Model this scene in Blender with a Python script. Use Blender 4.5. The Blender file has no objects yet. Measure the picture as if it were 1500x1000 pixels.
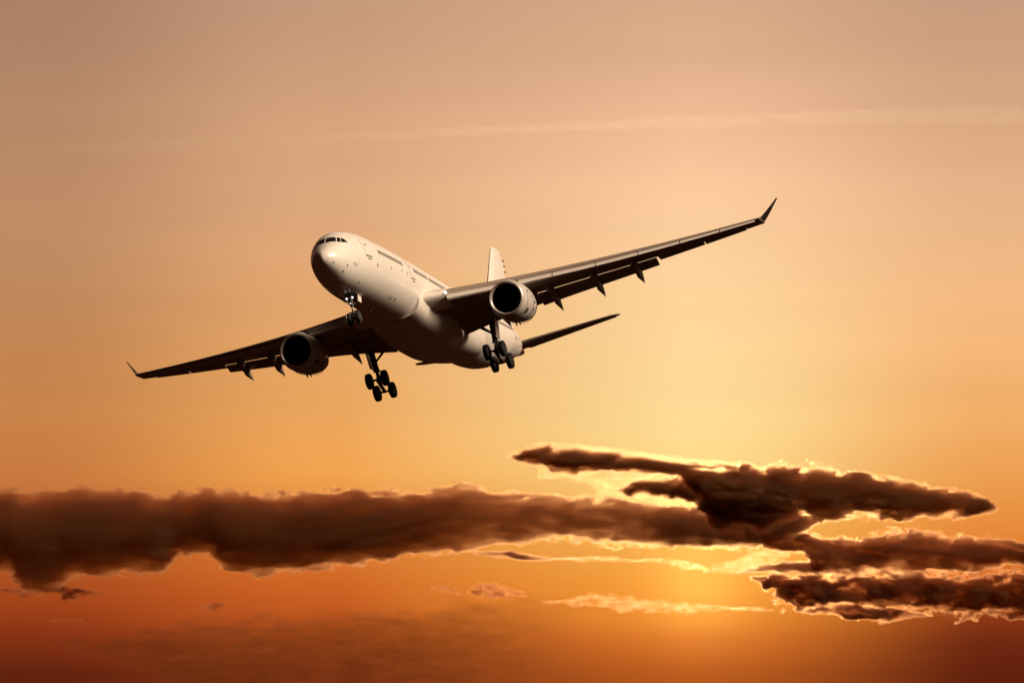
import bpy, bmesh, math, random
from mathutils import Vector, Matrix, Euler
R_ = math.radians
random.seed(7)
C = bpy.context.scene.collection
scene = bpy.context.scene

# ------------------------------------------------------------------ camera
FPX = 8189.5                      # focal length in photograph pixels (1500 wide)
PITCH = R_(6.0)
CAM = Vector((0, 0, 2.0))
cd = bpy.data.cameras.new("camera"); cam = bpy.data.objects.new("camera", cd); C.objects.link(cam)
cd.sensor_width = 36; cd.lens = 36 * FPX / 1500; cd.clip_start = 1; cd.clip_end = 200000
cam.location = CAM; cam.rotation_euler = (math.pi / 2 + PITCH, 0, 0)
scene.camera = cam
RIGHT = Vector((1, 0, 0)); FWD = Vector((0, math.cos(PITCH), math.sin(PITCH))); DOWN = Vector((0, math.sin(PITCH), -math.cos(PITCH)))
CW = Matrix((RIGHT, DOWN, FWD)).transposed()

def ray(px, py):
    return (CW @ Vector(((px - 750) / FPX, (py - 500) / FPX, 1))).normalized()
def at(px, py, dist):             # the world point seen at a photograph pixel, DIST metres ahead
    d = ray(px, py); return CAM + d * (dist / d.y)
def azel(px, py):
    d = ray(px, py); return math.degrees(math.atan2(d.x, d.y)), math.degrees(math.asin(d.z))

# ------------------------------------------------------------------ attitude of the aeroplane
def rodrigues(w):
    w = Vector(w); return Matrix.Rotation(w.length, 3, w.normalized())
BODY = CW @ rodrigues((1.094570, 1.129617, -1.634782))
BODY_POS = CAM + CW @ Vector((-7.6638, -2.7736, 479.0468))

# ------------------------------------------------------------------ light and exposure
SUN_BODY = Vector((0.10, 0.90, 0.40)).normalized()        # towards the light, in the aeroplane's axes (ahead, port, up)
sd = bpy.data.lights.new("sun", 'SUN'); sun = bpy.data.objects.new("sun", sd); C.objects.link(sun)
sd.energy = 4.25; sd.angle = R_(24.0); sd.color = (1.0, 0.75, 0.53)
SUN_DIR = (BODY @ SUN_BODY).normalized()
sun.rotation_euler = SUN_DIR.to_track_quat('Z', 'Y').to_euler()
sun.location = (300, 0, 300)
scene.view_settings.view_transform = 'Standard'; scene.view_settings.look = 'None'
scene.view_settings.exposure = 0.35; scene.view_settings.gamma = 1
scene.render.engine = 'CYCLES'
cy = scene.cycles
cy.use_denoising = True; cy.max_bounces = 8; cy.volume_bounces = 5; cy.transparent_max_bounces = 64
cy.volume_max_steps = 512; cy.sample_clamp_indirect = 4

def lin(c, k=1.0):
    f = lambda v: v / 12.92 if v <= .04045 else ((v + .055) / 1.055) ** 2.4
    return tuple(k * f(v / 255) for v in c) + (1,)

# ------------------------------------------------------------------ node helper
class NT:
    def __init__(self, tree):
        self.t = tree; tree.nodes.clear()
    def n(self, kind, **kw):
        nd = self.t.nodes.new(kind)
        for k, v in kw.items(): setattr(nd, k, v)
        return nd
    def l(self, a, b): self.t.links.new(a, b)
    def put(self, sock, v):
        if hasattr(v, 'links'): self.l(v, sock)
        else: sock.default_value = v
    def m(self, op, a, b=0.0, c=None, clamp=False):
        nd = self.n('ShaderNodeMath', operation=op, use_clamp=clamp)
        self.put(nd.inputs[0], a); self.put(nd.inputs[1], b)
        if c is not None: self.put(nd.inputs[2], c)
        return nd.outputs[0]
    def ramp(self, fac, stops, interp='LINEAR'):
        nd = self.n('ShaderNodeValToRGB'); e = nd.color_ramp.elements; nd.color_ramp.interpolation = interp
        stops = sorted(stops, key=lambda s: s[0])
        e[0].position, e[0].color = stops[0]; e[1].position, e[1].color = stops[-1]
        for p, col in stops[1:-1]:
            q = e.new(p); q.color = col
        self.put(nd.inputs[0], fac); return nd.outputs[0]
    def mix(self, fac, a, b, blend='MIX'):
        nd = self.n('ShaderNodeMix', data_type='RGBA', blend_type=blend)
        self.put(nd.inputs[0], fac); self.put(nd.inputs[6], a); self.put(nd.inputs[7], b); return nd.outputs[2]
    def range(self, v, a, b, c, d, kind='SMOOTHSTEP'):
        nd = self.n('ShaderNodeMapRange', interpolation_type=kind)
        self.put(nd.inputs[0], v)
        for i, q in enumerate((a, b, c, d)): self.put(nd.inputs[1 + i], q)
        return nd.outputs[0]
    def vec(self, x, y, z):
        nd = self.n('ShaderNodeCombineXYZ')
        for i, q in enumerate((x, y, z)): self.put(nd.inputs[i], q)
        return nd.outputs[0]

# ------------------------------------------------------------------ sky: the dusk sky, a function of compass bearing and elevation
world = bpy.data.worlds.new("World"); scene.world = world; world.use_nodes = True
SUN_PX = (1082, 730)
SKY = {   # photograph column: sky colour down the column
    50:   [(0,(170,128,103)),(80,(176,132,104)),(153,(182,137,105)),(303,(189,139,101)),(413,(192,139,95)),(513,(195,133,82)),(613,(203,132,74)),(693,(201,123,64)),(780,(188,98,42)),(873,(166,70,27)),(930,(136,50,20)),(983,(98,35,15)),(1100,(60,22,10))],
    500:  [(0,(196,152,123)),(80,(204,157,124)),(153,(211,162,124)),(303,(223,170,126)),(413,(227,168,114)),(513,(231,167,103)),(613,(235,165,92)),(693,(242,163,78)),(780,(222,126,52)),(859,(204,98,35)),(920,(184,82,31)),(983,(138,53,21)),(1100,(75,28,12))],
    1000: [(0,(216,171,137)),(80,(226,178,142)),(153,(236,185,148)),(230,(246,196,154)),(303,(254,206,159)),(433,(255,213,156)),(533,(254,217,153)),(613,(253,220,150)),(680,(253,216,138)),(760,(252,190,92)),(853,(248,162,60)),(905,(244,146,50)),(935,(226,122,42)),(983,(190,94,32)),(1100,(115,48,18))],
    1460: [(0,(201,157,128)),(133,(212,165,130)),(220,(224,174,134)),(303,(234,183,138)),(433,(243,185,130)),(533,(244,181,117)),(613,(243,175,104)),(703,(238,159,80)),(773,(231,139,58)),(850,(200,100,40)),(905,(140,54,22)),(940,(112,40,18)),(983,(100,33,15)),(1100,(64,22,10))],
}
SUN_DISC = 2200
def build_world():
    k = NT(world.node_tree)
    tc = k.n('ShaderNodeTexCoord'); sep = k.n('ShaderNodeSeparateXYZ'); k.l(tc.outputs['Generated'], sep.inputs[0])
    x, y, z = sep.outputs
    az = k.m('MULTIPLY', k.m('ARCTAN2', x, y), 180 / math.pi)
    el = k.m('MULTIPLY', k.m('ARCSINE', k.m('MINIMUM', k.m('MAXIMUM', z, -1), 1)), 180 / math.pi)
    EL0, EL1 = 0.0, 12.0
    e01 = k.m('DIVIDE', el, EL1)
    cols = []
    for px in (50, 500, 1000, 1460):
        stops = [(azel(px, py)[1] / EL1, lin(c)) for py, c in SKY[px]]
        cols.append(k.ramp(e01, stops, 'B_SPLINE' if False else 'EASE' if False else 'LINEAR'))
    A = [azel(px, 500)[0] for px in (50, 500, 1000, 1460)]
    c = cols[0]
    for i in (1, 2, 3):
        c = k.mix(k.range(az, A[i - 1], A[i], 0, 1, 'LINEAR' if i == 2 else 'SMOOTHSTEP'), c, cols[i])
    # thin streaks of high haze
    nz = k.n('ShaderNodeTexNoise'); nz.inputs['Scale'].default_value = 1; nz.inputs['Detail'].default_value = 5; nz.inputs['Roughness'].default_value = .55
    k.l(k.vec(k.m('MULTIPLY', az, .12), k.m('MULTIPLY', el, 1.3), 3.0), nz.inputs['Vector'])
    c = k.mix(1.0, c, k.ramp(nz.outputs[0], [(.25, (.955, .95, .945, 1)), (.75, (1.04, 1.04, 1.035, 1))]), 'MULTIPLY')
    # the dusk dome above: dims to a dull mauve overhead and away from the sun's side
    c = k.mix(k.range(el, 10.5, 40, 0, 1), c, (.050, .022, .014, 1))
    absaz = k.m('ABSOLUTE', k.m('SUBTRACT', az, 2.5))
    c = k.mix(k.range(absaz, 6.5, 38, 0, 1), c, (.026, .009, .004, 1))
    c = k.mix(k.range(el, -1.0, -0.1, 1, 0), c, (.012, .007, .005, 1))
    # the sun itself, low behind the cloud, and its glow
    sdv = ray(*SUN_PX)
    dn = k.n('ShaderNodeVectorMath', operation='DOT_PRODUCT'); k.l(tc.outputs['Generated'], dn.inputs[0]); dn.inputs[1].default_value = sdv
    dist = k.m('MULTIPLY', k.m('ARCCOSINE', k.m('MINIMUM', dn.outputs['Value'], 1.0)), 180 / math.pi)
    disc = k.m('MULTIPLY', k.range(dist, .10, .20, 1, 0), SUN_DISC)
    glow = k.m('MULTIPLY', k.m('EXPONENT', k.m('MULTIPLY', k.m('MULTIPLY', dist, dist), -1.6)), .03)
    g = k.n('ShaderNodeVectorMath', operation='SCALE'); g.inputs[0].default_value = (1.0, .74, .38); k.l(k.m('ADD', disc, glow), g.inputs['Scale'])
    c = k.mix(1.0, c, g.outputs[0], 'ADD')
    d2 = k.n('ShaderNodeVectorMath', operation='DOT_PRODUCT'); k.l(tc.outputs['Generated'], d2.inputs[0]); d2.inputs[1].default_value = ray(1025, 855)
    q2 = k.m('MULTIPLY', k.m('ARCCOSINE', k.m('MINIMUM', d2.outputs['Value'], 1.0)), 180 / math.pi)
    g2 = k.n('ShaderNodeVectorMath', operation='SCALE'); g2.inputs[0].default_value = (.35, .22, .05); k.l(k.m('MULTIPLY', k.m('EXPONENT', k.m('MULTIPLY', k.m('MULTIPLY', q2, q2), -4.5)), .75), g2.inputs['Scale'])
    c = k.mix(1.0, c, g2.outputs[0], 'ADD')
    # physical sky of a very low sun adds its faint share of skylight
    st = k.n('ShaderNodeTexSky', sky_type='NISHITA'); st.sun_disc = False; st.sun_elevation = R_(3.9); st.sun_rotation = R_(2.4); st.dust_density = 6; st.air_density = 2
    warm = k.mix(1.0, st.outputs[0], (1, .5, .25, 1), 'MULTIPLY')
    b1 = k.n('ShaderNodeBackground'); k.l(c, b1.inputs[0]); b1.inputs[1].default_value = 2 ** -.35
    out = k.n('ShaderNodeOutputWorld')
    k.l(b1.outputs[0], out.inputs[0])
build_world()
world.cycles.sampling_method = 'MANUAL'; world.cycles.sample_map_resolution = 4096

# ------------------------------------------------------------------ mesh helpers
A0 = 30.0
def V(a, y, z): return Vector((A0 - a, y, z))      # a: metres aft of the nose, y: to port, z: up
class MB:
    def __init__(self): self.v = []; self.f = []; self.m = []
    def vert(self, p): self.v.append(Vector(p)); return len(self.v) - 1
    def face(self, idx, mat=0): self.f.append(tuple(idx)); self.m.append(mat)
    def loft(self, rings, cap0=True, cap1=True, closed=True, mat=0):
        ids = [[self.vert(p) for p in r] for r in rings]
        n = len(ids[0])
        for i in range(len(ids) - 1):
            for j in range(n if closed else n - 1):
                k = (j + 1) % n
                self.face((ids[i][j], ids[i][k], ids[i + 1][k], ids[i + 1][j]), mat)
        if cap0: self.face(ids[0][::-1], mat)
        if cap1: self.face(ids[-1], mat)
        return self
    def tube(self, p0, p1, r0, r1=None, n=12, mat=0):
        p0, p1 = Vector(p0), Vector(p1); r1 = r0 if r1 is None else r1
        q = (p1 - p0).to_track_quat('Z', 'Y')
        ring = lambda p, r: [p + q @ Vector((r * math.cos(2 * math.pi * i / n), r * math.sin(2 * math.pi * i / n), 0)) for i in range(n)]
        return self.loft([ring(p0, r0), ring(p1, r1)], mat=mat)
    def lathe(self, c, axis, prof, n=32, mat=0, cap=True):
        c = Vector(c); q = Vector(axis).to_track_quat('Z', 'Y')
        rings = [[c + q @ Vector((r * math.cos(2 * math.pi * i / n), r * math.sin(2 * math.pi * i / n), h)) for i in range(n)] for h, r in prof]
        return self.loft(rings, cap, cap, mat=mat)
    def box(self, c, sx, sy, sz, rot=None, bev=.0, mat=0):
        c = Vector(c); M = rot or Matrix.Identity(3)
        def ring(z, s):
            hx, hy = sx / 2 - s, sy / 2 - s; b = min(hx, hy) * .25
            pts = [(hx, -hy + b), (hx, hy - b), (hx - b, hy), (-hx + b, hy), (-hx, hy - b), (-hx, -hy + b), (-hx + b, -hy), (hx - b, -hy)]
            return [c + M @ Vector((x, y, z)) for x, y in pts]
        return self.loft([ring(-sz / 2, 0), ring(sz / 2, 0)], mat=mat)
    def build(self, name, mats, parent=None, sharp=35, smooth=True):
        me = bpy.data.meshes.new(name)
        bm = bmesh.new()
        vs = [bm.verts.new(p) for p in self.v]
        for f, mi in zip(self.f, self.m):
            try:
                ff = bm.faces.new([vs[i] for i in f]); ff.material_index = mi; ff.smooth = smooth
            except ValueError: pass
        bmesh.ops.remove_doubles(bm, verts=bm.verts, dist=1e-5)
        bmesh.ops.recalc_face_normals(bm, faces=bm.faces)
        bm.to_mesh(me); bm.free()
        for m in (mats if isinstance(mats, (list, tuple)) else [mats]): me.materials.append(m)
        if smooth: me.set_sharp_from_angle(angle=R_(sharp))
        o = bpy.data.objects.new(name, me); C.objects.link(o)
        if parent: o.parent = parent
        return o
def tag(o, label=None, cat=None, group=None, kind=None):
    for k, v in (('label', label), ('category', cat), ('group', group), ('kind', kind)):
        if v: o[k] = v
    return o
def pchip(xs, ys):
    n = len(xs); h = [xs[i + 1] - xs[i] for i in range(n - 1)]; d = [(ys[i + 1] - ys[i]) / h[i] for i in range(n - 1)]
    m = [d[0]] + [0 if d[i - 1] * d[i] <= 0 else 3 * (h[i - 1] + h[i]) / ((2 * h[i] + h[i - 1]) / d[i - 1] + (h[i] + 2 * h[i - 1]) / d[i]) for i in range(1, n - 1)] + [d[-1]]
    def f(x):
        if x <= xs[0]: return ys[0]
        if x >= xs[-1]: return ys[-1]
        i = max(j for j in range(n - 1) if xs[j] <= x); t = (x - xs[i]) / h[i]
        return (2*t**3 - 3*t*t + 1) * ys[i] + (t**3 - 2*t*t + t) * h[i] * m[i] + (-2*t**3 + 3*t*t) * ys[i + 1] + (t**3 - t*t) * h[i] * m[i + 1]
    return f

# ------------------------------------------------------------------ materials
def paint(name, col, rough=.35, metal=0.0, coat=0.0, grime=.12, scale=(.25, 1.2, 1.2), dirt=(.35, .25, .17), bump=0.0):
    mt = bpy.data.materials.new(name); mt.use_nodes = True; k = NT(mt.node_tree)
    b = k.n('ShaderNodeBsdfPrincipled'); o = k.n('ShaderNodeOutputMaterial'); k.l(b.outputs[0], o.inputs[0])
    tc = k.n('ShaderNodeTexCoord'); mp = k.n('ShaderNodeMapping'); mp.inputs['Scale'].default_value = scale; k.l(tc.outputs['Object'], mp.inputs[0])
    n1 = k.n('ShaderNodeTexNoise'); n1.inputs['Scale'].default_value = 1.6; n1.inputs['Detail'].default_value = 7; n1.inputs['Roughness'].default_value = .62; k.l(mp.outputs[0], n1.inputs['Vector'])
    fac = k.m('MULTIPLY', k.range(n1.outputs[0], .42, .78, 0, 1), grime)
    c = k.mix(fac, tuple(col) + (1,), tuple(dirt) + (1,))
    k.l(c, b.inputs['Base Color'])
    b.inputs['Metallic'].default_value = metal
    k.l(k.m('ADD', k.m('MULTIPLY', n1.outputs[0], .18), rough - .09), b.inputs['Roughness'])
    b.inputs['Coat Weight'].default_value = coat; b.inputs['Coat Roughness'].default_value = .12
    return mt
M = dict(
    white=paint('white_gloss_paint', (.80, .77, .72), .34, coat=.25, grime=.10),
    fairing=paint('fairing_paint', (.76, .72, .66), .36, coat=.15, grime=.25),
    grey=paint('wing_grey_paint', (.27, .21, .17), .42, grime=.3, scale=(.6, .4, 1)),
    winglet=paint('winglet_dark_paint', (.010, .008, .008), .5, coat=.0, grime=.2),
    slat=paint('slat_bare_metal', (.50, .46, .43), .45, metal=.2, grime=.22, scale=(.8, .5, 1)),
    lip=paint('polished_lip', (.62, .58, .54), .36, metal=.45, grime=.1),
    cowl=paint('cowl_paint', (.56, .53, .50), .36, coat=.15, grime=.28, scale=(.5, 1, 1)),
    black=paint('cavity_shade_black', (.006, .006, .006), .6, grime=.1, dirt=(.01, .01, .01)),  # near-black colour carries the shade inside intakes and wheel bays
    blade=paint('fan_blade_metal', (.05, .05, .05), .4, metal=.6, grime=.2, dirt=(.02, .02, .02)),
    glass=paint('dark_glass', (.008, .008, .009), .10, grime=.05, dirt=(.01, .01, .01)),
    line=paint('dark_seal', (.035, .028, .024), .6, grime=.1),
    tyre=paint('tyre_rubber', (.009, .008, .008), .75, grime=.3, dirt=(.03, .027, .024)),
    rim=paint('wheel_hub', (.05, .05, .05), .45, metal=.4, grime=.4, dirt=(.05, .04, .03)),
    strut=paint('gear_grey', (.06, .057, .053), .4, metal=.3, grime=.4, dirt=(.05, .04, .03)),
    chrome=paint('chrome_piston', (.75, .75, .74), .15, metal=1, grime=.05),
)
def lamp_mat(name, col, e):
    mt = bpy.data.materials.new(name); mt.use_nodes = True; k = NT(mt.node_tree)
    b = k.n('ShaderNodeEmission'); b.inputs[0].default_value = col; b.inputs[1].default_value = e
    o = k.n('ShaderNodeOutputMaterial'); k.l(b.outputs[0], o.inputs[0]); return mt
M['lamp'] = lamp_mat('landing_lamp', (1, .93, .8, 1), 1.1)

# ------------------------------------------------------------------ the aeroplane
plane = bpy.data.objects.new("airliner", None); C.objects.link(plane)
plane.matrix_world = Matrix.Translation(BODY_POS) @ BODY.to_4x4()
tag(plane, "white twin-engined airliner on final approach with wheels and flaps down", "airplane")

FUS = [(0,-.74,-.78,.02),(.06,-.50,-1.02,.20),(.2,-.29,-1.23,.44),(.5,-.03,-1.47,.76),(1,.29,-1.78,1.10),(1.6,.65,-2.03,1.37),(2.3,1.17,-2.26,1.60),(3.0,1.61,-2.43,1.78),(4,2.04,-2.59,2.03),(5,2.27,-2.69,2.23),(6,2.43,-2.76,2.38),(7.5,2.54,-2.84,2.54),(9,2.60,-2.86,2.63),(13,2.70,-2.85,2.72),(20,2.80,-2.83,2.80),(30,2.82,-2.82,2.82),
       (43.5,2.82,-2.82,2.82),(46.5,2.82,-2.61,2.80),(49.5,2.82,-2.10,2.66),(52.5,2.80,-1.28,2.38),(55.5,2.75,-.61,1.98),(58.5,2.62,.06,1.45),(61.0,2.40,.70,.92),(63.2,2.12,1.2,.48),(64.3,1.92,1.48,.24)]
_s = [math.sqrt(q[0]) for q in FUS]
f_top, f_bot, f_wid = (pchip(_s, [q[i] for q in FUS]) for i in (1, 2, 3))
def fus(a, deg, off=0.0):          # point on the fuselage skin, deg from the crown towards port
    s = math.sqrt(max(a, 0)); t, b, w = f_top(s), f_bot(s), f_wid(s)
    th = R_(deg); c, h = (t + b) / 2, (t - b) / 2
    return V(a, (w + off) * math.sin(th), c + (h + off) * math.cos(th))
def stations():
    st = [0.0, .02, .06, .12, .2, .32, .5, .7]
    a = .95
    while a < 10: st.append(a); a += .35
    while a < 43: st.append(a); a += 3
    while a < 64.3: st.append(a); a += .8
    return st + [64.3]
m = MB(); NS = 72
m.loft([[fus(a, 360 * i / NS) for i in range(NS)] for a in stations()])
fuselage = m.build('fuselage', M['white'], plane)

def patch(name, quad, mat, off=.012, n=6, parent=None, under=-.03):
    """a thin panel lying on the fuselage skin: quad = four (a, deg) corners in order"""
    q = [Vector(p) for p in quad]; mb = MB()
    def P(u, v, o):
        w = (q[0] * (1 - u) + q[1] * u) * (1 - v) + (q[3] * (1 - u) + q[2] * u) * v
        return fus(w[0], w[1], o)
    top = [[mb.vert(P(i / n, j / n, off)) for i in range(n + 1)] for j in range(n + 1)]
    for j in range(n):
        for i in range(n): mb.face((top[j][i], top[j][i + 1], top[j + 1][i + 1], top[j + 1][i]))
    edge = [(0, i) for i in range(n)] + [(j, n) for j in range(n)] + [(n, i) for i in range(n, 0, -1)] + [(j, 0) for j in range(n, 0, -1)]
    low = {e: mb.vert(P(e[1] / n, e[0] / n, under)) for e in edge}
    for e, g in zip(edge, edge[1:] + edge[:1]): mb.face((top[e[0]][e[1]], low[e], low[g], top[g[0]][g[1]]))
    return mb.build(name, mat, parent or plane)
def strip(name, path, width, mat, parent=None, off=.01):
    """thin seam following (a, deg) points on the skin"""
    mb = MB(); ring = []
    P = [fus(a, d, off) for a, d in path]
    for i, p in enumerate(P):
        t = (P[min(i + 1, len(P) - 1)] - P[max(i - 1, 0)]).normalized()
        o = Vector((0, p.y, p.z)).normalized(); s = t.cross(o).normalized() * width / 2
        ring.append([p - s, p + s, p + s - o * .05, p - s - o * .05])
    mb.loft(ring); return mb.build(name, mat, parent or plane, smooth=False)

# cockpit glazing, six panes
for sgn in (1, -1):
    for quad in (((1.70, 2), (2.46, 2), (2.64, 27), (2.05, 34)), ((2.12, 36.5), (2.70, 29.5), (2.86, 37), (2.32, 47)), ((2.37, 48.5), (2.90, 38.5), (3.04, 44), (3.12, 60))):
        patch('cockpit_window', [(a, d * sgn) for a, d in quad], M['glass'], n=8)
# cabin windows
def win_row(a0, a1, sgn):
    n = round((a1 - a0) / .533)
    for i in range(n + 1):
        a = a0 + .533 * i; d = 73.5
        patch('cabin_window', [(a - .15, (d - 4.2) * sgn), (a + .15, (d - 4.2) * sgn), (a + .15, (d + 4.2) * sgn), (a - .15, (d + 4.2) * sgn)], M['glass'], n=2)
for a0, a1 in ((8.7, 15.0), (18.7, 22.4), (23.3, 37.0), (45, 52)): win_row(a0, a1, 1)
# doors
def door(a0, a1, d0, d1, sgn, name='cabin_door'):
    o = patch(name, [(a0, d0 * sgn), (a1, d0 * sgn), (a1, d1 * sgn), (a0, d1 * sgn)], M['white'], off=.014, n=8)
    strip('door_seal', [(a0, (d0 + (d1 - d0) * i / 10) * sgn) for i in range(11)], .045, M['line'], o, .012)
    strip('door_seal', [(a1, (d0 + (d1 - d0) * i / 10) * sgn) for i in range(11)], .045, M['line'], o, .012)
    strip('door_seal', [(a0 + (a1 - a0) * i / 4, d0 * sgn) for i in range(5)], .045, M['line'], o, .012)
    strip('door_sill', [(a0 + (a1 - a0) * i / 4, d1 * sgn) for i in range(5)], .13, M['line'], o, .012)
    strip('scuff_plate', [(a0 + (a1 - a0) * (.2 + .7 * i / 4), (d1 + 5) * sgn) for i in range(5)], .07, M['line'], o, .012)
    am = (a0 + a1) / 2
    patch('door_window', [(am - .12, (d0 + 9) * sgn), (am + .12, (d0 + 9) * sgn), (am + .12, (d0 + 14) * sgn), (am - .12, (d0 + 14) * sgn)], M['glass'], off=.02, n=2, parent=o)
door(5.35, 6.6, 56, 90, 1); door(17.05, 18.15, 58, 92.5, 1); door(52.5, 53.6, 58, 92, 1)
# small vents, probes and access panels
for a, d, w, h in ((12.8, 143, .16, 5), (13.4, 143, .16, 5), (14.2, 142, .22, 5), (2.2, 119, .14, 5), (2.0, 140, .16, 5), (7.6, 101, .16, 7), (14.3, 89, .14, 5), (15.9, 89.5, .14, 5), (5.15, 145, .14, 4), (.62, 126, .08, 8), (11.2, 95, .12, 4)):
    patch('vent', [(a, d - h / 2), (a + w, d - h / 2), (a + w, d + h / 2), (a, d + h / 2)], M['line'], n=2)
for a, d in ((3.3, 108), (3.6, 112)):
    p = fus(a, d); mb = MB(); o = Vector((0, p.y, p.z)).normalized()
    mb.tube(p - o * .03, p + o * .14, .03, n=6); mb.tube(p + o * .13, p + o * .13 + Vector((.28, 0, 0)), .025, .01, n=6); mb.build('pitot_probe', M['strut'], plane)
for a, d, s in ((12.5, 181, .42), (20.0, 180, .30), (8.0, 0, .45), (17, 0, .4), (43.5, 180, .4)):
    p = fus(a, d, -.03); mb = MB(); o = Vector((0, 0, 1 if d == 0 else -1))
    sec = lambda t, c: [p + o * t + Vector((-t * .5 + x * c, y * c, 0)) for x, y in ((.5, 0), (.25, .06), (-.5, 0), (.25, -.06))]
    mb.loft([sec(0, .42), sec(s, .25)]); mb.build('antenna', M['strut'], plane)
strip('skin_joint', [(54.5, 96), (56.0, 84), (57.6, 78), (59.6, 76), (61.5, 80)], .06, M['line'], plane, .01)
strip('skin_joint', [(55.5, 112), (57.5, 108), (60.0, 106), (62.0, 100)], .06, M['line'], plane, .01)
# skin joints running round the barrel
for a in (3.95, 9.6, 15.9, 45.2, 51.5, 57.0):
    strip('skin_joint', [(a, 40 + i * 5) for i in range(37)], .035, M['fairing'], plane, .006)

# ---- belly fairing
BF = [(19.4,2.50,-2.83,0),(20.2,2.64,-2.98,.2),(21.4,2.82,-3.24,.5),(23.0,2.98,-3.52,.8),(25.0,3.10,-3.76,1),(28.5,3.18,-3.88,1),(32,3.18,-3.86,1),(35,3.10,-3.66,1),(37.5,2.94,-3.38,.8),(39.5,2.68,-3.10,.5),(41,2.30,-2.88,.2),(41.8,1.7,-2.76,0)]
_a = [q[0] for q in BF]; b_w, b_b = pchip(_a, [q[1] for q in BF]), pchip(_a, [q[2] for q in BF])
def belly(a, t):                   # t 0..1 port top, round under the keel, to starboard top
    w, b = b_w(a), b_b(a); ztop = -.75
    ang = math.pi * t; e = .62
    cx, sx = math.cos(ang), math.sin(ang)
    return V(a, w * math.copysign(abs(cx) ** e, cx), ztop + (b - ztop) * abs(sx) ** .62)
m = MB(); aa = [19.4 + (41.8 - 19.4) * i / 48 for i in range(49)]
m.loft([[belly(a, i / 40) for i in range(41)] + [V(a, -1.2, .2), V(a, 1.2, .2)] for a in aa])
belly_fairing = m.build('belly_fairing', M['fairing'], plane)
# seam where the fairing starts: from the keel up and aft to the wing root
strip('fairing_seam', [(19.5 + 3.6 * (i / 16) ** 2.6, 180 - 84 * i / 16) for i in range(17)], .13, M["line"], belly_fairing, .06)
strip('fairing_seam', [(19.5 + 3.6 * (i / 16) ** 2.6, 180 + 84 * i / 16) for i in range(17)], .13, M["line"], belly_fairing, .06)

# ---- wings
Y0, YT = 2.6, 28.8
def w_le(y): return 21.5 + (y - 4.35) * .679
_wc = pchip([0, 2.6, 9.4, 20, 28.8], [13.2, 11.4, 7.7, 4.75, 2.4])
def w_ch(y): return _wc(y)
def w_z(y): return -1.1 + .10 * (y - 4.35) + .00184 * (y - 4.35) ** 2
_wi = pchip([0, 2.6, 9.4, 20, 28.8], [5.0, 4.6, 2.8, 1.4, .4])
_wt = pchip([0, 2.6, 9.4, 20, 28.8], [.145, .14, .115, .105, .10])
def wp(y, xc, zc, s, aft=0.0, dz=0.0):
    c = w_ch(y); i = R_(_wi(y))
    return V(w_le(y) + aft + c * (xc * math.cos(i) + zc * math.sin(i)), s * y, w_z(y) + dz + c * (-xc * math.sin(i) + zc * math.cos(i)))
def thick(x, t): return 5 * t * (.2969 * math.sqrt(max(x, 0)) - .126 * x - .3516 * x * x + .2843 * x ** 3 - .1015 * x ** 4)
def camber(x): return .018 * (1 - (1 - 2 * x) ** 2) + .012 * x * (1 - x)
def foil(t, cut=1.0, n=18, x0=0.0):
    xs = [cut * (1 - math.cos(math.pi * i / n)) / 2 for i in range(n + 1)]
    up = [(x, camber(x) + thick(x, t)) for x in xs]; lo = [(x, camber(x) - thick(x, t)) for x in xs]
    return up[::-1] + lo[1:]
def lowz(x, t): return camber(x) - thick(x, t)
def span(y0, y1, n): return [y0 + (y1 - y0) * i / n for i in range(n + 1)]
FLAP_END, AIL_END = 19.8, 27.3
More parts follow.
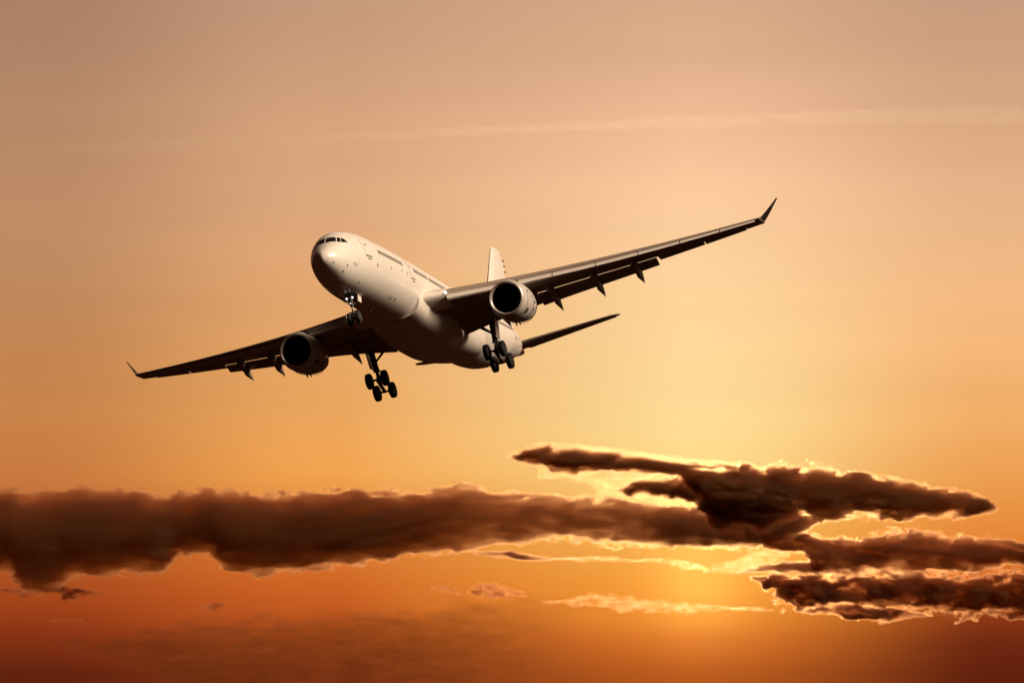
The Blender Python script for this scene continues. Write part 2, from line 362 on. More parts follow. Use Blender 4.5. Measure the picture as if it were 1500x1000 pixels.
def make_wing(s):
    mb = MB()
    mb.loft([[wp(y, x, z, s) for x, z in foil(_wt(y), .76)] for y in span(1.6, FLAP_END, 26)], cap0=False, cap1=False)
    mb.loft([[wp(y, x, z, s) for x, z in foil(_wt(y), .79)] for y in span(FLAP_END, AIL_END, 10)], cap1=False)
    mb.loft([[wp(y, x, z, s) for x, z in foil(_wt(y), 1.0)] for y in span(AIL_END, YT, 4)])
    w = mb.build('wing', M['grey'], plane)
    # slats, drooped ahead of the fixed leading edge
    edges = [4.35, 8.85, 12.4, 15.75, 19.1, 22.4, 25.6, 28.45]
    for k, (ya, yb) in enumerate(zip(edges, edges[1:])):
        y0 = ya + (.95 if k == 1 else .04); y1 = yb - .04
        sb = MB(); rings = []
        for y in span(y0, y1, 6):
            t = _wt(y); c = w_ch(y); ang = R_(23)
            frac = min(.19, 1.15 / c)
            out = []
            for i in range(13):
                u = i / 12
                if u < .72: x = frac * (1 - u / .72) ** 2; z = camber(x) + thick(x, t)
                else: x = .055 * ((u - .72) / .28) ** 2; z = camber(x) - thick(x, t)
                out.append((x, z))
            inn = [(x * .92 + .012, z * .78 - .002) for x, z in out[::-1]]
            inn = [(max(x, .012), z) for x, z in inn]
            pts = []
            for x, z in out + inn:
                xr = x - frac; zr = z - (camber(frac) + thick(frac, t))
                x2 = frac + xr * math.cos(ang) - zr * math.sin(ang) * 1.0; z2 = camber(frac) + thick(frac, t) + zr * math.cos(ang) + xr * math.sin(ang)
                pts.append(wp(y, x2 - .045, z2 - .012, s))
            rings.append(pts)
        sb.loft(rings); sb.build('slat', M['slat'], w)
    # flaps
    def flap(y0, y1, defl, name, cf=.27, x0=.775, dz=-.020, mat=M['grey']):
        fb = MB(); rings = []
        for y in span(y0, y1, 8):
            c = w_ch(y) if y > 9.4 or name == 'aileron' else w_ch(y) * .4 + w_ch(9.4) * .6
            a = R_(defl); k = c / w_ch(y)
            pts = []
            for x, z in foil(.15, 1.0, 10):
                X, Z = cf * x * k, cf * (z - .0) * k
                xr = X * math.cos(a) + Z * math.sin(a); zr = -X * math.sin(a) + Z * math.cos(a)
                pts.append(wp(y, x0 + xr, lowz(.76, _wt(y)) + dz + zr, s))
            rings.append(pts)
        fb.loft(rings); return fb.build(name, mat, w)
    flap(3.1, 9.9, 17, 'flap', cf=.24, x0=.755, dz=-.002); flap(9.95, FLAP_END - .05, 21, 'flap', cf=.25, x0=.765, dz=-.008)
    flap(FLAP_END + .1, 23.7, 6, 'aileron', cf=.215, x0=.795, dz=.012); flap(23.8, AIL_END - .05, 6, 'aileron', cf=.215, x0=.795, dz=.012)
    # flap track fairings
    for y, L in ((6.8, 5.0), (11.15, 4.8), (14.7, 4.4), (18.0, 4.0)):
        c = w_ch(y); fb = MB(); rings = []
        for i in range(15):
            u = i / 14
            x = .50 + u * (L / c); zc = lowz(min(x, .76), _wt(y)) - max(0, x - .72) * .40 - .012 - .02 * math.sin(math.pi * min(1, u * 1.2))
            r = max(.02, (math.sin(math.pi * u ** .62)) ** .8 if u < .62 else ((1 - u) / .38) ** .85 * .985)
            hw, hh = .31 * r + .01, .41 * r + .01
            p = wp(y, x, zc, s)
            rings.append([p + Vector((0, hw * math.cos(2 * math.pi * j / 14), hh * math.sin(2 * math.pi * j / 14))) for j in range(14)])
        fb.loft(rings); fb.build('flap_track_fairing', M['grey'], w)
    # white fillet where the wing leaves the body
    fb = MB()
    fb.loft([[wp(y, x - .012, z * 1.04, s) for x, z in foil(_wt(y) * 1.06, .24)] for y in span(1.8, 4.25, 8)], cap0=False)
    fb.build('root_fillet', M['fairing'], w)
    # landing lamp in the wing root
    lb = MB(); p = wp(4.33, -.014, .0, s); lb.lathe(p + Vector((-.05, 0, 0)), (1, .25 * s, -.1), ((0, .1), (.1, .15), (.16, .12), (.18, .02)), 12); lb.build('landing_light', M['lamp'], w)
    # winglet
    wb = MB(); rings = []
    for i in range(9):
        u = i / 8; y = YT - .05 + 1.42 * u; z = 2.0 * u ** 1.08
        c = 1.5 * (1 - u) + .42; le = w_le(YT) + .25 + 2.35 * u
        nx = Vector((0, -.87 * s, .5)) if u > .15 else Vector((0, -.35 * s, .93))
        base = V(le, s * y, w_z(YT) - .02 + z)
        rings.append([base + Vector((-x * c, 0, 0)) + nx * (zz * c) for x, zz in foil(.08, 1.0, 8)])
    wb.loft(rings); wb.build('winglet', M['winglet'], w)
    return w
for s in (1, -1): make_wing(s)

# ---- engines
def make_engine(s):
    ex, ey, ez = 21.39, 9.37 * s, -2.79
    P = lambda da, dy=0, dz=0: V(ex + da, ey + dy, ez + dz)
    axis = Vector((-1, 0, .02 * 1)).normalized()
    nb = MB()
    nb.lathe(P(0), axis, ((.16,1.50),(.45,1.575),(1.0,1.64),(1.8,1.67),(2.8,1.66),(3.8,1.57),(4.7,1.42),(5.5,1.24),(6.2,1.06),(6.22,1.0),(5.6,.98),(5.0,.98)), 48, cap=False)
    e = nb.build('engine', M['cowl'], plane)
    lb = MB(); lb.lathe(P(0), axis, ((.17,1.50),(.08,1.46),(.02,1.41),(0,1.36),(.03,1.31),(.12,1.265),(.25,1.24)), 48, cap=False); lb.build('inlet_lip', M['lip'], e)
    ib = MB(); ib.lathe(P(0), axis, ((.25,1.24),(.6,1.215),(1.35,1.22),(1.75,1.22)), 48, cap=False); ib.build('inlet_duct', M['black'], e)
    fb = MB()
    for i in range(26):
        t = 2 * math.pi * i / 26; rr = []
        for r, tw, ch in ((.35, .5, .22), (.8, .85, .26), (1.205, 1.1, .28)):
            c0 = Vector((0, math.cos(t), math.sin(t))); tn = Vector((0, -math.sin(t), math.cos(t)))
            d = Vector((-math.cos(tw), 0, 0)) + tn * math.sin(tw)
            p = P(1.45) + c0 * r
            nn = d.cross(c0).normalized() * .012
            rr.append([p - d * ch / 2 - nn, p + d * ch / 2 - nn, p + d * ch / 2 + nn, p - d * ch / 2 + nn])
        fb.loft(rr)
    fb.build('fan', M['blade'], e)
    sb = MB(); sb.lathe(P(.95), axis, ((0,.02),(.12,.14),(.35,.29),(.5,.37),(.6,.38)), 24); sb.build('spinner', M['blade'], e)
    bb = MB(); bb.lathe(P(1.75), axis, ((0,1.22),(.05,1.22)), 32); bb.build('stator_wall', M['black'], e)
    cb = MB(); cb.lathe(P(5.0), axis, ((0,.97),(.1,.7),(.9,.5),(1.5,.28),(1.9,.05)), 24); cb.build('exhaust_cone', M['blade'], e)
    # cowl joints and panels
    for da, r in ((.98, 1.64), (2.85, 1.66), (4.7, 1.424)):
        jb = MB(); jb.lathe(P(da), axis, ((0, r - .03), (0, r + .006), (.04, r + .006), (.04, r - .03)), 48, cap=False); jb.build('cowl_joint', M['line'], e)
    for da, th, w, h in ((1.35, 15, .32, .13), (1.5, -42, .45, .36), (2.2, 35, .14, .22), (3.2, -8, .42, .12), (3.4, -30, .2, .14), (3.9, 25, .24, .1), (2.4, 5, .1, .16), (4.3, -18, .15, .2), (1.9, -70, .3, .2)):
        t = R_(th); r = 1.66 if da < 3 else 1.66 - (da - 2.9) * .11
        c0 = Vector((0, math.cos(t), math.sin(t))); tn = Vector((0, -math.sin(t), math.cos(t))); ax = Vector((-1, 0, 0))
        pb = MB(); c = P(da) + c0 * r
        Mx = Matrix((ax, tn, c0)).transposed(); pb.box(c, w, h, .06, Mx); pb.build('access_panel', M['line'], e)
    for th in (-95, -84):                     # drain masts under the cowl
        t = R_(th); p = P(2.5, 1.64 * math.cos(t), 1.64 * math.sin(t)); db = MB()
        db.tube(p, p + Vector((-.18, 0, -.34)), .09, .04, 8); db.build('drain_mast', M['line'], e)
    # nacelle strake on the inboard side
    # pylon
    yb = MB(); rings = []
    ye = abs(ey)
    lz = lambda da: w_z(ye) - .18 - max(0, (ex + da) - w_le(ye)) * .055
    for da, zt, zb, hw in ((.95, 1.50, 1.30, .03), (1.7, 1.86, 1.3, .16), (2.9, 2.02, 1.3, .24), (4.2, 2.18, 1.2, .28), (5.4, 2.05, .9, .27), (6.8, 1.85, .9, .24), (8.6, 1.6, 1.25, .12), (9.6, 1.5, 1.45, .03)):
        rings.append([P(da, hw * sx, z) for sx, z in ((1, zb), (1, zt - .15), (.55, zt), (-.55, zt), (-1, zt - .15), (-1, zb))])
    yb.loft(rings); yb.build('pylon', M['cowl'], plane)
    return e
for s in (1, -1): make_engine(s)

# ---- tail
def surf_pts(le, c, y, z, n, t, k=10):
    return [Vector((A0 - le - x * c, y, z)) + Vector(n) * (zz * c) for x, zz in [(x, z_ - camber(x)) for x, z_ in foil(t, 1.0, k)]]
fb = MB()
FIN = [(1.9, 51.1, 11.3), (3.0, 52.4, 10.1), (6.8, 56.0, 7.1), (10.2, 59.2, 4.5), (10.85, 59.85, 3.85), (11.0, 60.1, 3.45)]
fb.loft([[Vector((A0 - le - x * c * .70, 0, z)) + Vector((0, 1, 0)) * ((zz - camber(x)) * c) for x, zz in [(xx, z2) for xx, z2 in foil(.10, 1.0, 10)]] if False else
         [Vector((A0 - le - x * c, (zz - camber(x)) * c, z)) for x, zz in foil(.10, .70, 10)] for z, le, c in FIN])
fin = fb.build('tail_fin', M['white'], plane)
rb = MB()
rb.loft([[Vector((A0 - le - (.705 + .295 * u) * c, sy * .10 * c * .30 * (1 - u) , z)) for u, sy in ((0, 1), (.5, 1.05), (1, 0), (.5, -1.05), (0, -1))] for z, le, c in FIN if 2.6 < z < 10.8])
rb.build('rudder', M['white'], fin)
for z in (7.8, 8.5, 9.2, 9.8, 10.3):
    hb = MB(); i = min(range(len(FIN) - 1), key=lambda j: 0 if FIN[j][0] <= z <= FIN[j + 1][0] else 1); u = (z - FIN[i][0]) / (FIN[i + 1][0] - FIN[i][0])
    le = FIN[i][1] + u * (FIN[i + 1][1] - FIN[i][1]); c = FIN[i][2] + u * (FIN[i + 1][2] - FIN[i][2])
    hb.box((A0 - le - c * .985, .06, z), .22, .12, .10); hb.build('rudder_hinge', M['line'], fin)
def make_stab(s):
    def sec(y, u, lo, hi):
        le = 58.4 + u * 3.9; c = 5.6 - u * 3.6; z = 1.60 + u * 1.14
        pts = foil(.09, 1.0, 10)
        if hi < 1: pts = foil(.09, hi, 10)
        return [Vector((A0 - le - x * c, s * y, z + (zz - camber(x)) * c + (x - .5) * c * .085)) for x, zz in pts]
    sb = MB(); ys = [.6, 3, 5.5, 8, 9.3, 9.7, 9.85]
    uu = lambda y: (y - .9) / 8.9
    def tip(y):
        return sec(y, uu(y), 0, .70)
    rings = [tip(y) for y in ys[:-2]]
    for y, k in ((9.7, .72), (9.85, .42)):
        r = sec(y, uu(y), 0, .70); back = r[0].copy(); rings.append([back + (p - back) * k for p in r])
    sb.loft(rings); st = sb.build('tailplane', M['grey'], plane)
    eb = MB(); rr = []
    for y in (1.0, 5.5, 9.35):
        u = uu(y); le = 58.4 + u * 3.9; c = 5.6 - u * 3.6; z = 1.60 + u * 1.14
        rr.append([Vector((A0 - le - (.706 + .294 * q) * c, s * y, z + w * c * .020 * (1 - q) + (.206 + .294 * q) * c * .085)) for q, w in ((0, 1), (.5, 1.1), (1, 0), (.5, -1.1), (0, -1))])
    eb.loft(rr); eb.build('elevator', M['grey'], st)
for s in (1, -1): make_stab(s)
cb = MB(); cb.lathe(V(64.25, 0, 1.74), (-1, 0, .12), ((0, .25), (.35, .2), (.36, .16), (.1, .15)), 20); cb.build('exhaust_pipe', M['blade'], plane)

# ---- landing gear
def wheel(mbc, r, w, parent):
    wb = MB(); c = Vector(mbc)
    prof = []
    for i in range(17):
        t = math.pi * i / 16
        prof.append((-w / 2 * math.copysign(abs(math.cos(t)) ** .55, math.cos(t)), r * .60 + r * .40 * abs(math.sin(t)) ** .5))
    wb.lathe(c, (0, 1, 0), [(-w * .5 + .02, r * .30)] + prof + [(w * .5 - .02, r * .30)], 32, mat=0)
    for sg in (1, -1): wb.lathe(c + Vector((0, sg * w * .36, 0)), (0, sg, 0), ((0, r * .60), (.02, r * .58), (.02, r * .40), (.06, r * .3), (.08, r * .1)), 24, mat=1)
    return wb.build('wheel', [M['tyre'], M['rim']], parent)
def make_main_gear(s):
    ca, cyy, cz = 31.77, 5.34 * s, -5.26
    top = V(31.0, 5.5 * s, -1.7)
    axis_c = V(ca, cyy, cz)
    mid = top.lerp(axis_c, .66)
    b = MB(); b.tube(top, mid, .27, .24, 16); b.tube(mid + Vector((0, 0, .12)), mid, .31, .31, 16)
    g = b.build('main_gear', M['strut'], plane)
    b = MB(); b.tube(mid, axis_c, .16, n=16); b.build('piston', M['chrome'], g)
    tilt = R_(23); d = Vector((math.cos(tilt), 0, math.sin(tilt)))       # forward end raised
    b = MB(); b.tube(axis_c + d * 1.0, axis_c - d * 1.0, .16, n=10)
    for q in (1, -1): b.tube(axis_c + d * q + Vector((0, .95, 0)), axis_c + d * q - Vector((0, .95, 0)), .10, n=10)
    b.build('bogie_beam', M['strut'], g)
    for q in (1, -1):
        for sy in (1, -1): wheel(axis_c + d * q + Vector((0, .70 * sy, 0)), .70, .50, g)
    b = MB(); b.tube(top.lerp(axis_c, .46), V(31.0, 3.5 * s, -1.9), .09, n=8); b.tube(top.lerp(axis_c, .45), V(31.3, 4.2 * s, -2.2), .06, n=8); b.build('side_brace', M['strut'], g)
    b = MB(); k = mid + Vector((-.62, 0, -.42)); b.tube(mid + Vector((-.2, 0, 0)), k, .07, n=6); b.tube(k, axis_c + Vector((-.1, 0, .22)), .06, n=6); b.build('torque_link', M['strut'], g)
    b = MB(); b.tube(mid + Vector((.2, 0, .2)), axis_c + d * .95 + Vector((0, 0, .1)), .06, n=6); b.build('pitch_trimmer', M['strut'], g)
    b = MB(); b.tube(mid + Vector((.24, .1, .5)), axis_c + Vector((.2, .1, .3)), .03, n=6); b.tube(mid + Vector((-.22, -.12, .6)), axis_c + d * -.8 + Vector((0, -.1, .15)), .025, n=6); b.tube(top.lerp(mid, .3) + Vector((.3, 0, 0)), mid + Vector((.27, 0, .1)), .03, n=6); b.build('hydraulic_line', M['tyre'], g)
    b = MB(); c = top.lerp(axis_c, .30) + Vector((0, .38 * s, 0)); b.box(c, 1.15, .07, 2.1, Euler((R_(-6 * s), 0, 0)).to_matrix()); b.build('gear_door', M['fairing'], g)
    # flat black slab for the shade of the open wheel well above the leg
    b = MB(); b.box(V(31.6, 4.2 * s, -2.0), 1.6, 2.6, .10, Euler((R_(-5 * s), R_(-4), 0)).to_matrix()); b.build('wheel_bay_shade', M['black'], g)
for s in (1, -1): make_main_gear(s)
def make_nose_gear():
    ax = V(6.67, 0, -4.75); top = V(6.55, 0, -2.6)
    mid = top.lerp(ax, .55)
    b = MB(); b.tube(top, mid, .16, .14, 14); g = b.build('nose_gear', M['strut'], plane)
    b = MB(); b.tube(mid, ax, .09, n=12); b.build('piston', M['chrome'], g)
    b = MB(); b.tube(ax + Vector((0, .5, 0)), ax - Vector((0, .5, 0)), .08, n=10); b.build('axle', M['strut'], g)
    for sy in (1, -1): wheel(ax + Vector((0, .37 * sy, 0)), .53, .34, g)
    b = MB(); b.tube(mid + Vector((0, 0, .1)), V(8.3, 0, -2.7), .07, n=8); b.tube(mid + Vector((0, .16, .1)), V(8.2, .3, -2.7), .045, n=8); b.tube(mid + Vector((0, -.16, .1)), V(8.2, -.3, -2.7), .045, n=8); b.build('drag_brace', M['strut'], g)
    b = MB(); k = mid + Vector((-.4, 0, -.3)); b.tube(mid, k, .04, n=6); b.tube(k, ax + Vector((0, 0, .15)), .04, n=6); b.build('torque_link', M['strut'], g)
    for y, z, r in ((.25, -3.10, .085), (-.25, -3.10, .085), (.0, -3.55, .05)):
        b = MB(); p = V(6.36, y, z); b.lathe(p, (1, 0, -.1), ((0, r * .5), (.03, r), (.12, r), (.14, r * .7), (.145, .01)), 14); b.build('taxi_light', M['lamp'], g)
        b = MB(); b.tube(p, V(6.6, y * .3, z), .04, n=6); b.build('light_bracket', M['strut'], g)
    for sy in (1, -1):
        b = MB(); b.box(V(7.5, .50 * sy, -3.05), .95, .05, .55, Euler((R_(-8 * sy), 0, 0)).to_matrix()); b.build('gear_door', M['white'], g)
    b = MB(); b.box(V(6.9, 0, -2.755), 2.0, .85, .10); b.build('wheel_bay_shade', M['black'], g)  # black slab stands for the shade in the open nose bay
make_nose_gear()

# ------------------------------------------------------------------ land below the frame
gm = bpy.data.materials.new('dusk_land'); gm.use_nodes = True; k = NT(gm.node_tree)
b = k.n('ShaderNodeBsdfPrincipled'); o = k.n('ShaderNodeOutputMaterial'); k.l(b.outputs[0], o.inputs[0])
nz = k.n('ShaderNodeTexNoise'); nz.inputs['Scale'].default_value = .004; nz.inputs['Detail'].default_value = 6
tc = k.n('ShaderNodeTexCoord'); k.l(tc.outputs['Object'], nz.inputs['Vector'])
k.l(k.ramp(nz.outputs[0], [(.35, (.014, .0045, .0018, 1)), (.65, (.024, .008, .003, 1))]), b.inputs['Base Color']); b.inputs['Roughness'].default_value = .95; b.inputs['Specular IOR Level'].default_value = .02
g = MB(); g.loft([[Vector((r * math.cos(2 * math.pi * i / 64), r * math.sin(2 * math.pi * i / 64), 0)) for i in range(64)] for r in (.5, 200, 2000, 12000, 60000)], cap1=False)
tag(g.build('ground', gm), kind='structure')

# ------------------------------------------------------------------ clouds: real volumes of droplets, 9 to 12 km off
def cloud(label, pts, dist, dens=None, amp=80, soft=9, scale=1.0, depth=1.0, albedo=(.94, .66, .46), aniso=.96, tau=15.0, grow=4.0, wisp=.3, rag=44, thin=None, group=None, name='cloud', stretch=.65, mind=14, cat='cloud', seed=0.0, step=.14, iso=.05, side=(.95, .28, .40)):
    """pts = (column, top, bottom) of the outline as seen; the cloud is a rounded body DEPTH times as deep as it is tall"""
    W = [(at(x, (t + b) / 2, dist).x, at(x, t, dist).z, at(x, b, dist).z) for x, t, b in pts]
    x0, x1 = W[0][0], W[-1][0]; z1 = max(w[1] for w in W); z0 = min(w[2] for w in W)
    cx, cz = (x0 + x1) / 2, (z0 + z1) / 2
    L = x1 - x0; H = z1 - z0
    hm = max((w[1] - w[2]) / 2 for w in W)
    if dens is None: dens = tau / (2 * (hm * depth + mind))
    def lerp(x, i):
        for p, q in zip(W, W[1:]):
            if x <= q[0]:
                u = (x - p[0]) / max(q[0] - p[0], 1e-6); return p[i] * (1 - u) + q[i] * u
        return W[-1][i]
    mb = MB(); n = 24; rings = []
    N = max(24, min(260, int(L / 9)))
    xs = [x0 - amp * .06] + [x0 + L * i / N for i in range(N + 1)] + [x1 + amp * .06]
    for i, x in enumerate(xs):
        xx = min(max(x, x0), x1); t, bt = lerp(xx, 1), lerp(xx, 2); c, h = (t + bt) / 2, max((t - bt) / 2, 1)
        mar = amp * min(max(h / 40, .2), 1) * .2 + rag * min(max(h / 40, .2), 1) * .12 + grow
        k_ = .35 if i in (0, len(xs) - 1) else 1
        d = (h + mar) / h * (h * depth + mind) * k_; hh = (h + mar) * k_
        rings.append([Vector((x - cx, d * math.sin(2 * math.pi * j / n), c - cz + hh * math.cos(2 * math.pi * j / n))) for j in range(n)])
    mb.loft(rings)
    mt = bpy.data.materials.new(name + '_droplets'); mt.use_nodes = True; k = NT(mt.node_tree)
    tc = k.n('ShaderNodeTexCoord'); sp = k.n('ShaderNodeSeparateXYZ'); k.l(tc.outputs['Object'], sp.inputs[0])
    X, Y, Z = sp.outputs
    # large swirls push the outline about before it is read
    def noise(vec, sc, det, rough):
        nd = k.n('ShaderNodeTexNoise'); nd.inputs['Scale'].default_value = sc; nd.inputs['Detail'].default_value = det; nd.inputs['Roughness'].default_value = rough
        k.l(vec, nd.inputs['Vector']); return nd
    P3 = k.vec(k.m('MULTIPLY', k.m('ADD', X, seed * 977), stretch), k.m('ADD', k.m('MULTIPLY', Y, .14), seed * 311), Z)
    nz = noise(P3, .048 * scale, 8, .70)
    wob = k.m('MULTIPLY', k.m('SUBTRACT', nz.outputs[0], .5), amp * .8)
    xn = k.m('DIVIDE', k.m('ADD', k.m('ADD', X, wob), L / 2), L, clamp=True)
    def curve(idx):
        nd = k.n('ShaderNodeFloatCurve'); mp = nd.mapping; mp.use_clip = False; cu = mp.curves[0]
        P = [((w[0] - x0) / L, (w[idx] - z0) / H) for w in W]
        cu.points[0].location = P[0]; cu.points[1].location = P[-1]
        for p in P[1:-1]: cu.points.new(*p)
        for p in cu.points: p.handle_type = 'VECTOR'
        mp.update(); k.l(xn, nd.inputs['Value'])
        return k.m('MULTIPLY', k.m('SUBTRACT', nd.outputs[0], .5), H)
    T, B = curve(1), curve(2)
    cc = k.m('MULTIPLY', k.m('ADD', T, B), .5); h = k.m('MAXIMUM', k.m('MULTIPLY', k.m('SUBTRACT', T, B), .5), 1.0)
    u = k.m('DIVIDE', k.m('SUBTRACT', Z, cc), h); v = k.m('DIVIDE', Y, k.m('ADD', k.m('MULTIPLY', h, depth), mind))
    r = k.m('SQRT', k.m('ADD', k.m('MULTIPLY', u, u), k.m('MULTIPLY', v, v)))
    e = k.m('MULTIPLY', k.m('SUBTRACT', 1.0, r), h)
    ex = k.m('MULTIPLY', k.m('MINIMUM', k.m('ADD', X, L / 2), k.m('SUBTRACT', L / 2, X)), .8)
    e = k.m('MINIMUM', e, k.m('ADD', ex, 2.0))
    ae = k.m('MULTIPLY', k.m('MINIMUM', k.m('MAXIMUM', k.m('DIVIDE', h, 40.0), .08), 1.0), amp)
    e = k.m('ADD', e, k.m('MULTIPLY', k.m('SUBTRACT', nz.outputs[0], .52), ae))
    e = k.m('ADD', e, k.m('MULTIPLY', grow, k.m('MINIMUM', k.m('DIVIDE', h, 12.0), 1.0)))
    st = noise(k.vec(k.m('MULTIPLY', k.m('ADD', X, seed * 533), .22), k.m('MULTIPLY', Y, .2), k.m('ADD', Z, k.m('MULTIPLY', wob, .6))), .085 * scale, 8, .70)
    e = k.m('ADD', e, k.m('MULTIPLY', k.m('SUBTRACT', st.outputs[0], .52), k.m('MULTIPLY', ae, rag / amp)))
    dn = k.m('MULTIPLY', k.range(e, 0, soft, 0, 1), k.m('MULTIPLY', k.range(st.outputs[0], .42, .62, 1 - wisp, 1), dens))
    dn = k.m('MULTIPLY', dn, k.m('MINIMUM', k.m('DIVIDE', hm * depth + mind, k.m('ADD', k.m('MULTIPLY', h, depth), mind)), 3.0))
    if thin:                      # the cloud is thinner between columns thin[0..3]
        q = [(at(c, 750, dist).x - x0) / L for c in thin[:4]]
        up = k.m('SUBTRACT', k.range(xn, q[0], q[1], 0, 1), k.range(xn, q[2], q[3], 0, 1))
        dn = k.m('MULTIPLY', dn, k.m('SUBTRACT', 1.0, k.m('MULTIPLY', up, 1 - thin[4])))
    pv = k.n('ShaderNodeVolumePrincipled'); pv.inputs['Color'].default_value = tuple(albedo) + (1,); pv.inputs['Anisotropy'].default_value = aniso
    k.l(dn, pv.inputs['Density'])
    out = k.n('ShaderNodeOutputMaterial'); 
    vs = k.n('ShaderNodeVolumeScatter'); vs.inputs['Color'].default_value = tuple(side) + (1,); k.l(k.m('MULTIPLY', dn, iso), vs.inputs['Density'])  # reddish scatter colour puts the low sun's warmth into white droplets
    av = k.n('ShaderNodeAddShader'); k.l(pv.outputs[0], av.inputs[0]); k.l(vs.outputs[0], av.inputs[1]); k.l(av.outputs[0], out.inputs['Volume'])
    tr = k.n('ShaderNodeBsdfTransparent'); df = k.n('ShaderNodeBsdfDiffuse'); df.inputs[0].default_value = (.3, .2, .15, 1)
    mx = k.n('ShaderNodeMixShader'); mx.inputs[0].default_value = .002; k.l(tr.outputs[0], mx.inputs[1]); k.l(df.outputs[0], mx.inputs[2]); k.l(mx.outputs[0], out.inputs['Surface'])
    mt.cycles.volume_step_rate = step
    o = mb.build(name, mt, smooth=True); o.location = (cx, dist, cz)
    tag(o, label, cat, group)
    return o

BANK = [(-430,772,784),(-330,742,822),(-200,730,848),(-90,722,842),(0,716,838),(12,713,838),(22,717,842),(32,721,866),(60,720,871),(84,718,862),(98,719,848),(113,713,845),(150,714,842),(200,718,838),(238,724,839),(252,723,826),(264,722,813),(300,718,812),(314,717,816),(326,718,832),(352,721,839),(388,723,842),(430,723,836),(470,721,831),(525,716,827),(560,720,821),(600,721,814),(625,719,812),(645,712,811),(685,710,806),(717,716,800),(740,722,798),(800,723,791),(830,727,789),(870,728,793),(905,729,796),(950,736,798),(1000,743,800),(1075,746,802),(1130,746,800),(1165,750,786),(1185,754,774),(1198,760,768)]
cloud("long dark cloud bank stretching across the sky from the left below the aeroplane", BANK, 10000, amp=46, rag=60, soft=7, tau=13.5, thin=(560, 720, 930, 1010, .66), seed=1)
TOP = [(748,667,671),(765,662,676),(785,656,680),(805,653,688),(838,656,691),(870,661,689),(912,666,691),(965,674,694),(985,676,695),(1000,678,702),(1015,680,722),(1030,682,750),(1052,683,776),(1102,683,778),(1140,684,768),(1175,683,752),(1195,682,764),(1222,686,767),(1240,688,757),(1273,693,757),(1290,697,760),(1307,699,757),(1330,706,759),(1350,710,757),(1387,715,756),(1420,722,755),(1442,728,753),(1460,742,749)]
cloud("dark spindle-shaped cloud with a pointed right end above the long bank", TOP, 9600, amp=66, rag=66, thin=(1005, 1045, 1125, 1165, 1.4), seed=2)
FING = [(900,717,720),(917,712,722),(943,704,726),(968,705,727),(1000,701,732),(1020,698,738),(1045,698,738)]
cloud("short dark cloud finger between two bright gaps near the hidden sun", FING, 9750, seed=3)
MID = [(1120,779,800),(1145,779,803),(1180,783,808),(1192,785,834),(1216,787,839),(1262,788,840),(1275,783,839),(1315,779,837),(1380,783,837),(1406,786,837),(1444,791,830),(1467,790,828),(1500,799,826),(1560,800,825),(1660,806,824),(1780,813,820)]
cloud("brown cloud at the right edge directly under the spindle-shaped cloud", MID, 10300, amp=70, rag=70, grow=7, tau=12, wisp=.45, albedo=(.92, .60, .40), seed=4)
LOW = [(1100,843,846),(1117,845,854),(1132,843,869),(1148,842,885),(1180,844,888),(1215,844,886),(1240,844,884),(1258,843,884),(1311,841,888),(1330,838,891),(1368,842,894),(1406,844,899),(1500,838,900),(1600,843,897),(1740,858,888),(1840,870,876)]
cloud("lowest broad dark cloud at the right edge with a ragged left end", LOW, 10700, amp=95, rag=110, grow=6, tau=17, wisp=.5, albedo=(.90, .56, .36), seed=5)
SLIV = [(1175,892,897),(1205,886,902),(1235,884,907),(1268,886,911),(1300,888,909),(1335,894,906),(1365,899,903)]
cloud("thin dark sliver of cloud beneath the lowest right-hand cloud", SLIV, 10900, amp=90, rag=100, grow=3, tau=12, wisp=.6, albedo=(.88, .55, .35), seed=6)


cloud("thin shining veil in the gap between the spindle-shaped cloud and the bank", [(790,684,700),(850,690,706),(905,694,735),(960,696,745),(1010,698,748),(1045,705,748)], 10900, tau=.9, wisp=1, soft=6, amp=80, rag=80, scale=1.6, stretch=.35, seed=21)
cloud("narrow shining veil capping the left half of the spindle-shaped cloud", [(745,661,672),(790,649,668),(840,649,670),(912,658,682),(1002,671,690),(1060,676,695),(1110,679,696)], 9900, tau=1.0, wisp=.7, soft=6, amp=60, rag=60, scale=1.6, stretch=.35, seed=22)
SC = "small scraps of cloud around the long bank"
cloud("small dark cloud streak just under the middle of the long bank", [(698,807,812),(715,805,815),(750,806,819),(763,810,820),(790,814,820.5),(824,817,820.5),(850,818,819.5)], 10400, wisp=.6, rag=80, seed=7, group=SC)
cloud("thin glowing wisp right of the small dark streak under the long bank", [(815,816,821),(850,813,823),(900,814,824),(945,819,823)], 10600, tau=1.6, wisp=1, soft=6, amp=90, rag=90, scale=2.0, stretch=.4, grow=1.5, seed=8, group=SC)
cloud("tiny dark scrap of cloud above the left part of the dusky low layer", [(628,860,865),(645,856,868),(660,858,869),(672,863,870)], 10500, tau=5, wisp=1, soft=6, amp=90, rag=90, scale=2.0, stretch=.4, grow=1.5, albedo=(.72, .36, .2), seed=9, group=SC)
cloud("small humped brown scrap standing on the dusky low layer", [(684,865,871),(705,856,873),(722,853,875),(742,858,875),(770,866,873)], 10450, tau=6, wisp=1, soft=6, amp=90, rag=90, scale=2.0, stretch=.4, grow=1.5, albedo=(.72, .36, .2), seed=10, group=SC)
cloud("long thin glowing ribbon of cloud below the sun's gap", [(795,878,883),(840,873,888),(880,868,890),(930,873,897),(990,880,900),(1050,885,896),(1135,889,896)], 11000, tau=0.8, wisp=1, soft=6, amp=90, rag=90, scale=2.0, stretch=.4, grow=1.5, seed=11)
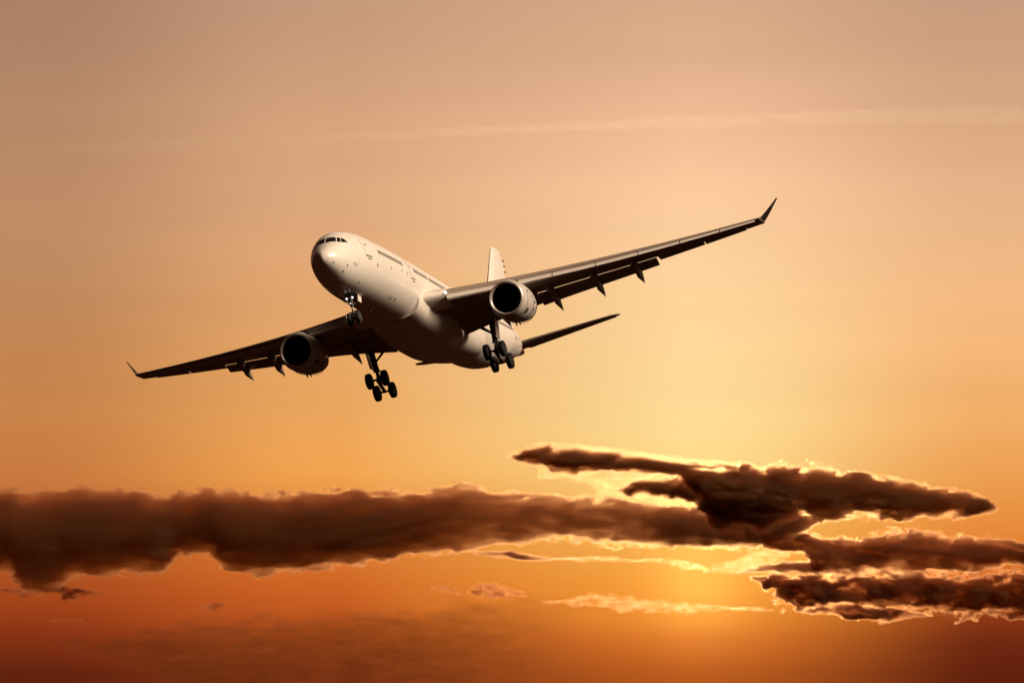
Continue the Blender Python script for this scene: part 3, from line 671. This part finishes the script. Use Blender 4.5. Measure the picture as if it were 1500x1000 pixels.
cloud("bright frayed strands where the right-hand clouds begin beside the glow", [(1030,833,839),(1075,820,840),(1100,809,836),(1130,803,828),(1155,800,817)], 10550, tau=1.0, wisp=1, soft=6, amp=90, rag=90, scale=2.0, stretch=.4, grow=1.5, seed=12)
cloud("row of bright cloud flecks in the orange gap under the bank", [(940,816,822),(975,814,826),(1000,820,832),(1020,823,835),(1045,830,838)], 10600, tau=1.0, wisp=1, soft=6, amp=90, rag=90, scale=2.0, stretch=.4, grow=1.5, seed=13, group=SC)
cloud("ragged brown puff hanging below the left end of the long bank", [(74,858,867),(90,853,872),(102,856,881),(120,860,873),(150,867,874)], 10200, tau=10, wisp=1, soft=6, amp=90, rag=90, scale=2.0, stretch=.4, grow=1.5, albedo=(.72, .36, .2), seed=14, group=SC)
cloud("faint scrap of cloud at the left edge under the long bank", [(-10,860,867),(15,859,868),(28,860,873),(40,860,875),(52,866,870)], 10250, tau=6, wisp=1, soft=6, amp=90, rag=90, scale=2.0, stretch=.4, grow=1.5, albedo=(.72, .36, .2), seed=15, group=SC)
cloud("small rounded scrap at the left end of the dusky low layer", [(290,889,894),(305,882,896),(318,879,895),(330,880,888)], 10500, tau=6, wisp=1, soft=6, amp=90, rag=90, scale=2.0, stretch=.4, grow=1.5, albedo=(.72, .36, .2), seed=16, group=SC)
cloud("tiny flat fleck low in the orange sky at the left", [(70,907,912),(95,904,915),(120,905,911)], 10700, tau=4, wisp=1, soft=6, amp=90, rag=90, scale=2.0, stretch=.4, grow=1.5, albedo=(.72, .36, .2), seed=17, group=SC)
cloud("dark strand under the left end of the brown right-edge cloud", [(1080,836,841),(1120,826,838),(1150,822,837),(1200,824,840)], 10450, tau=10, soft=8, seed=18, group=SC)
cloud("broad dusky cloud layer low in the sky, duller than the orange around it", [(60,930,942),(150,921,965),(230,912,1000),(284,902,1030),(376,895,1045),(440,891,1050),(528,885,1050),(552,880,1050),(600,886,1050),(640,882,1050),(693,870,1050),(767,868,1050),(803,865,1050),(840,872,1045),(890,880,1030),(940,895,1005),(985,912,965)], 11500, tau=1.75, thin=(560, 930, 5000, 6000, .03), amp=80, soft=30, scale=.8, stretch=.3, seed=19, albedo=(.42, .15, .055), aniso=.85, wisp=.6, iso=0.0)
TRAIL = [(-500,246,266),(-60,220,240),(0,217,237),(250,203,221),(500,194,212),(750,180,199),(1000,166,191),(1250,157,187),(1560,148,183),(2000,132,172)]
cloud("faint pale vapour trail drawn across the upper sky above the aeroplane", TRAIL, 14000, tau=.45, thin=(650, 1050, 2300, 2400, .5), wisp=.25, amp=34, rag=12, soft=16, seed=20, albedo=(1, 1, 1), aniso=.97, iso=.0, side=(1, 1, 1), name='contrail', cat='contrail', stretch=.05)

for ob in bpy.data.objects:
    if ob.type == 'MESH': ob.data.update()
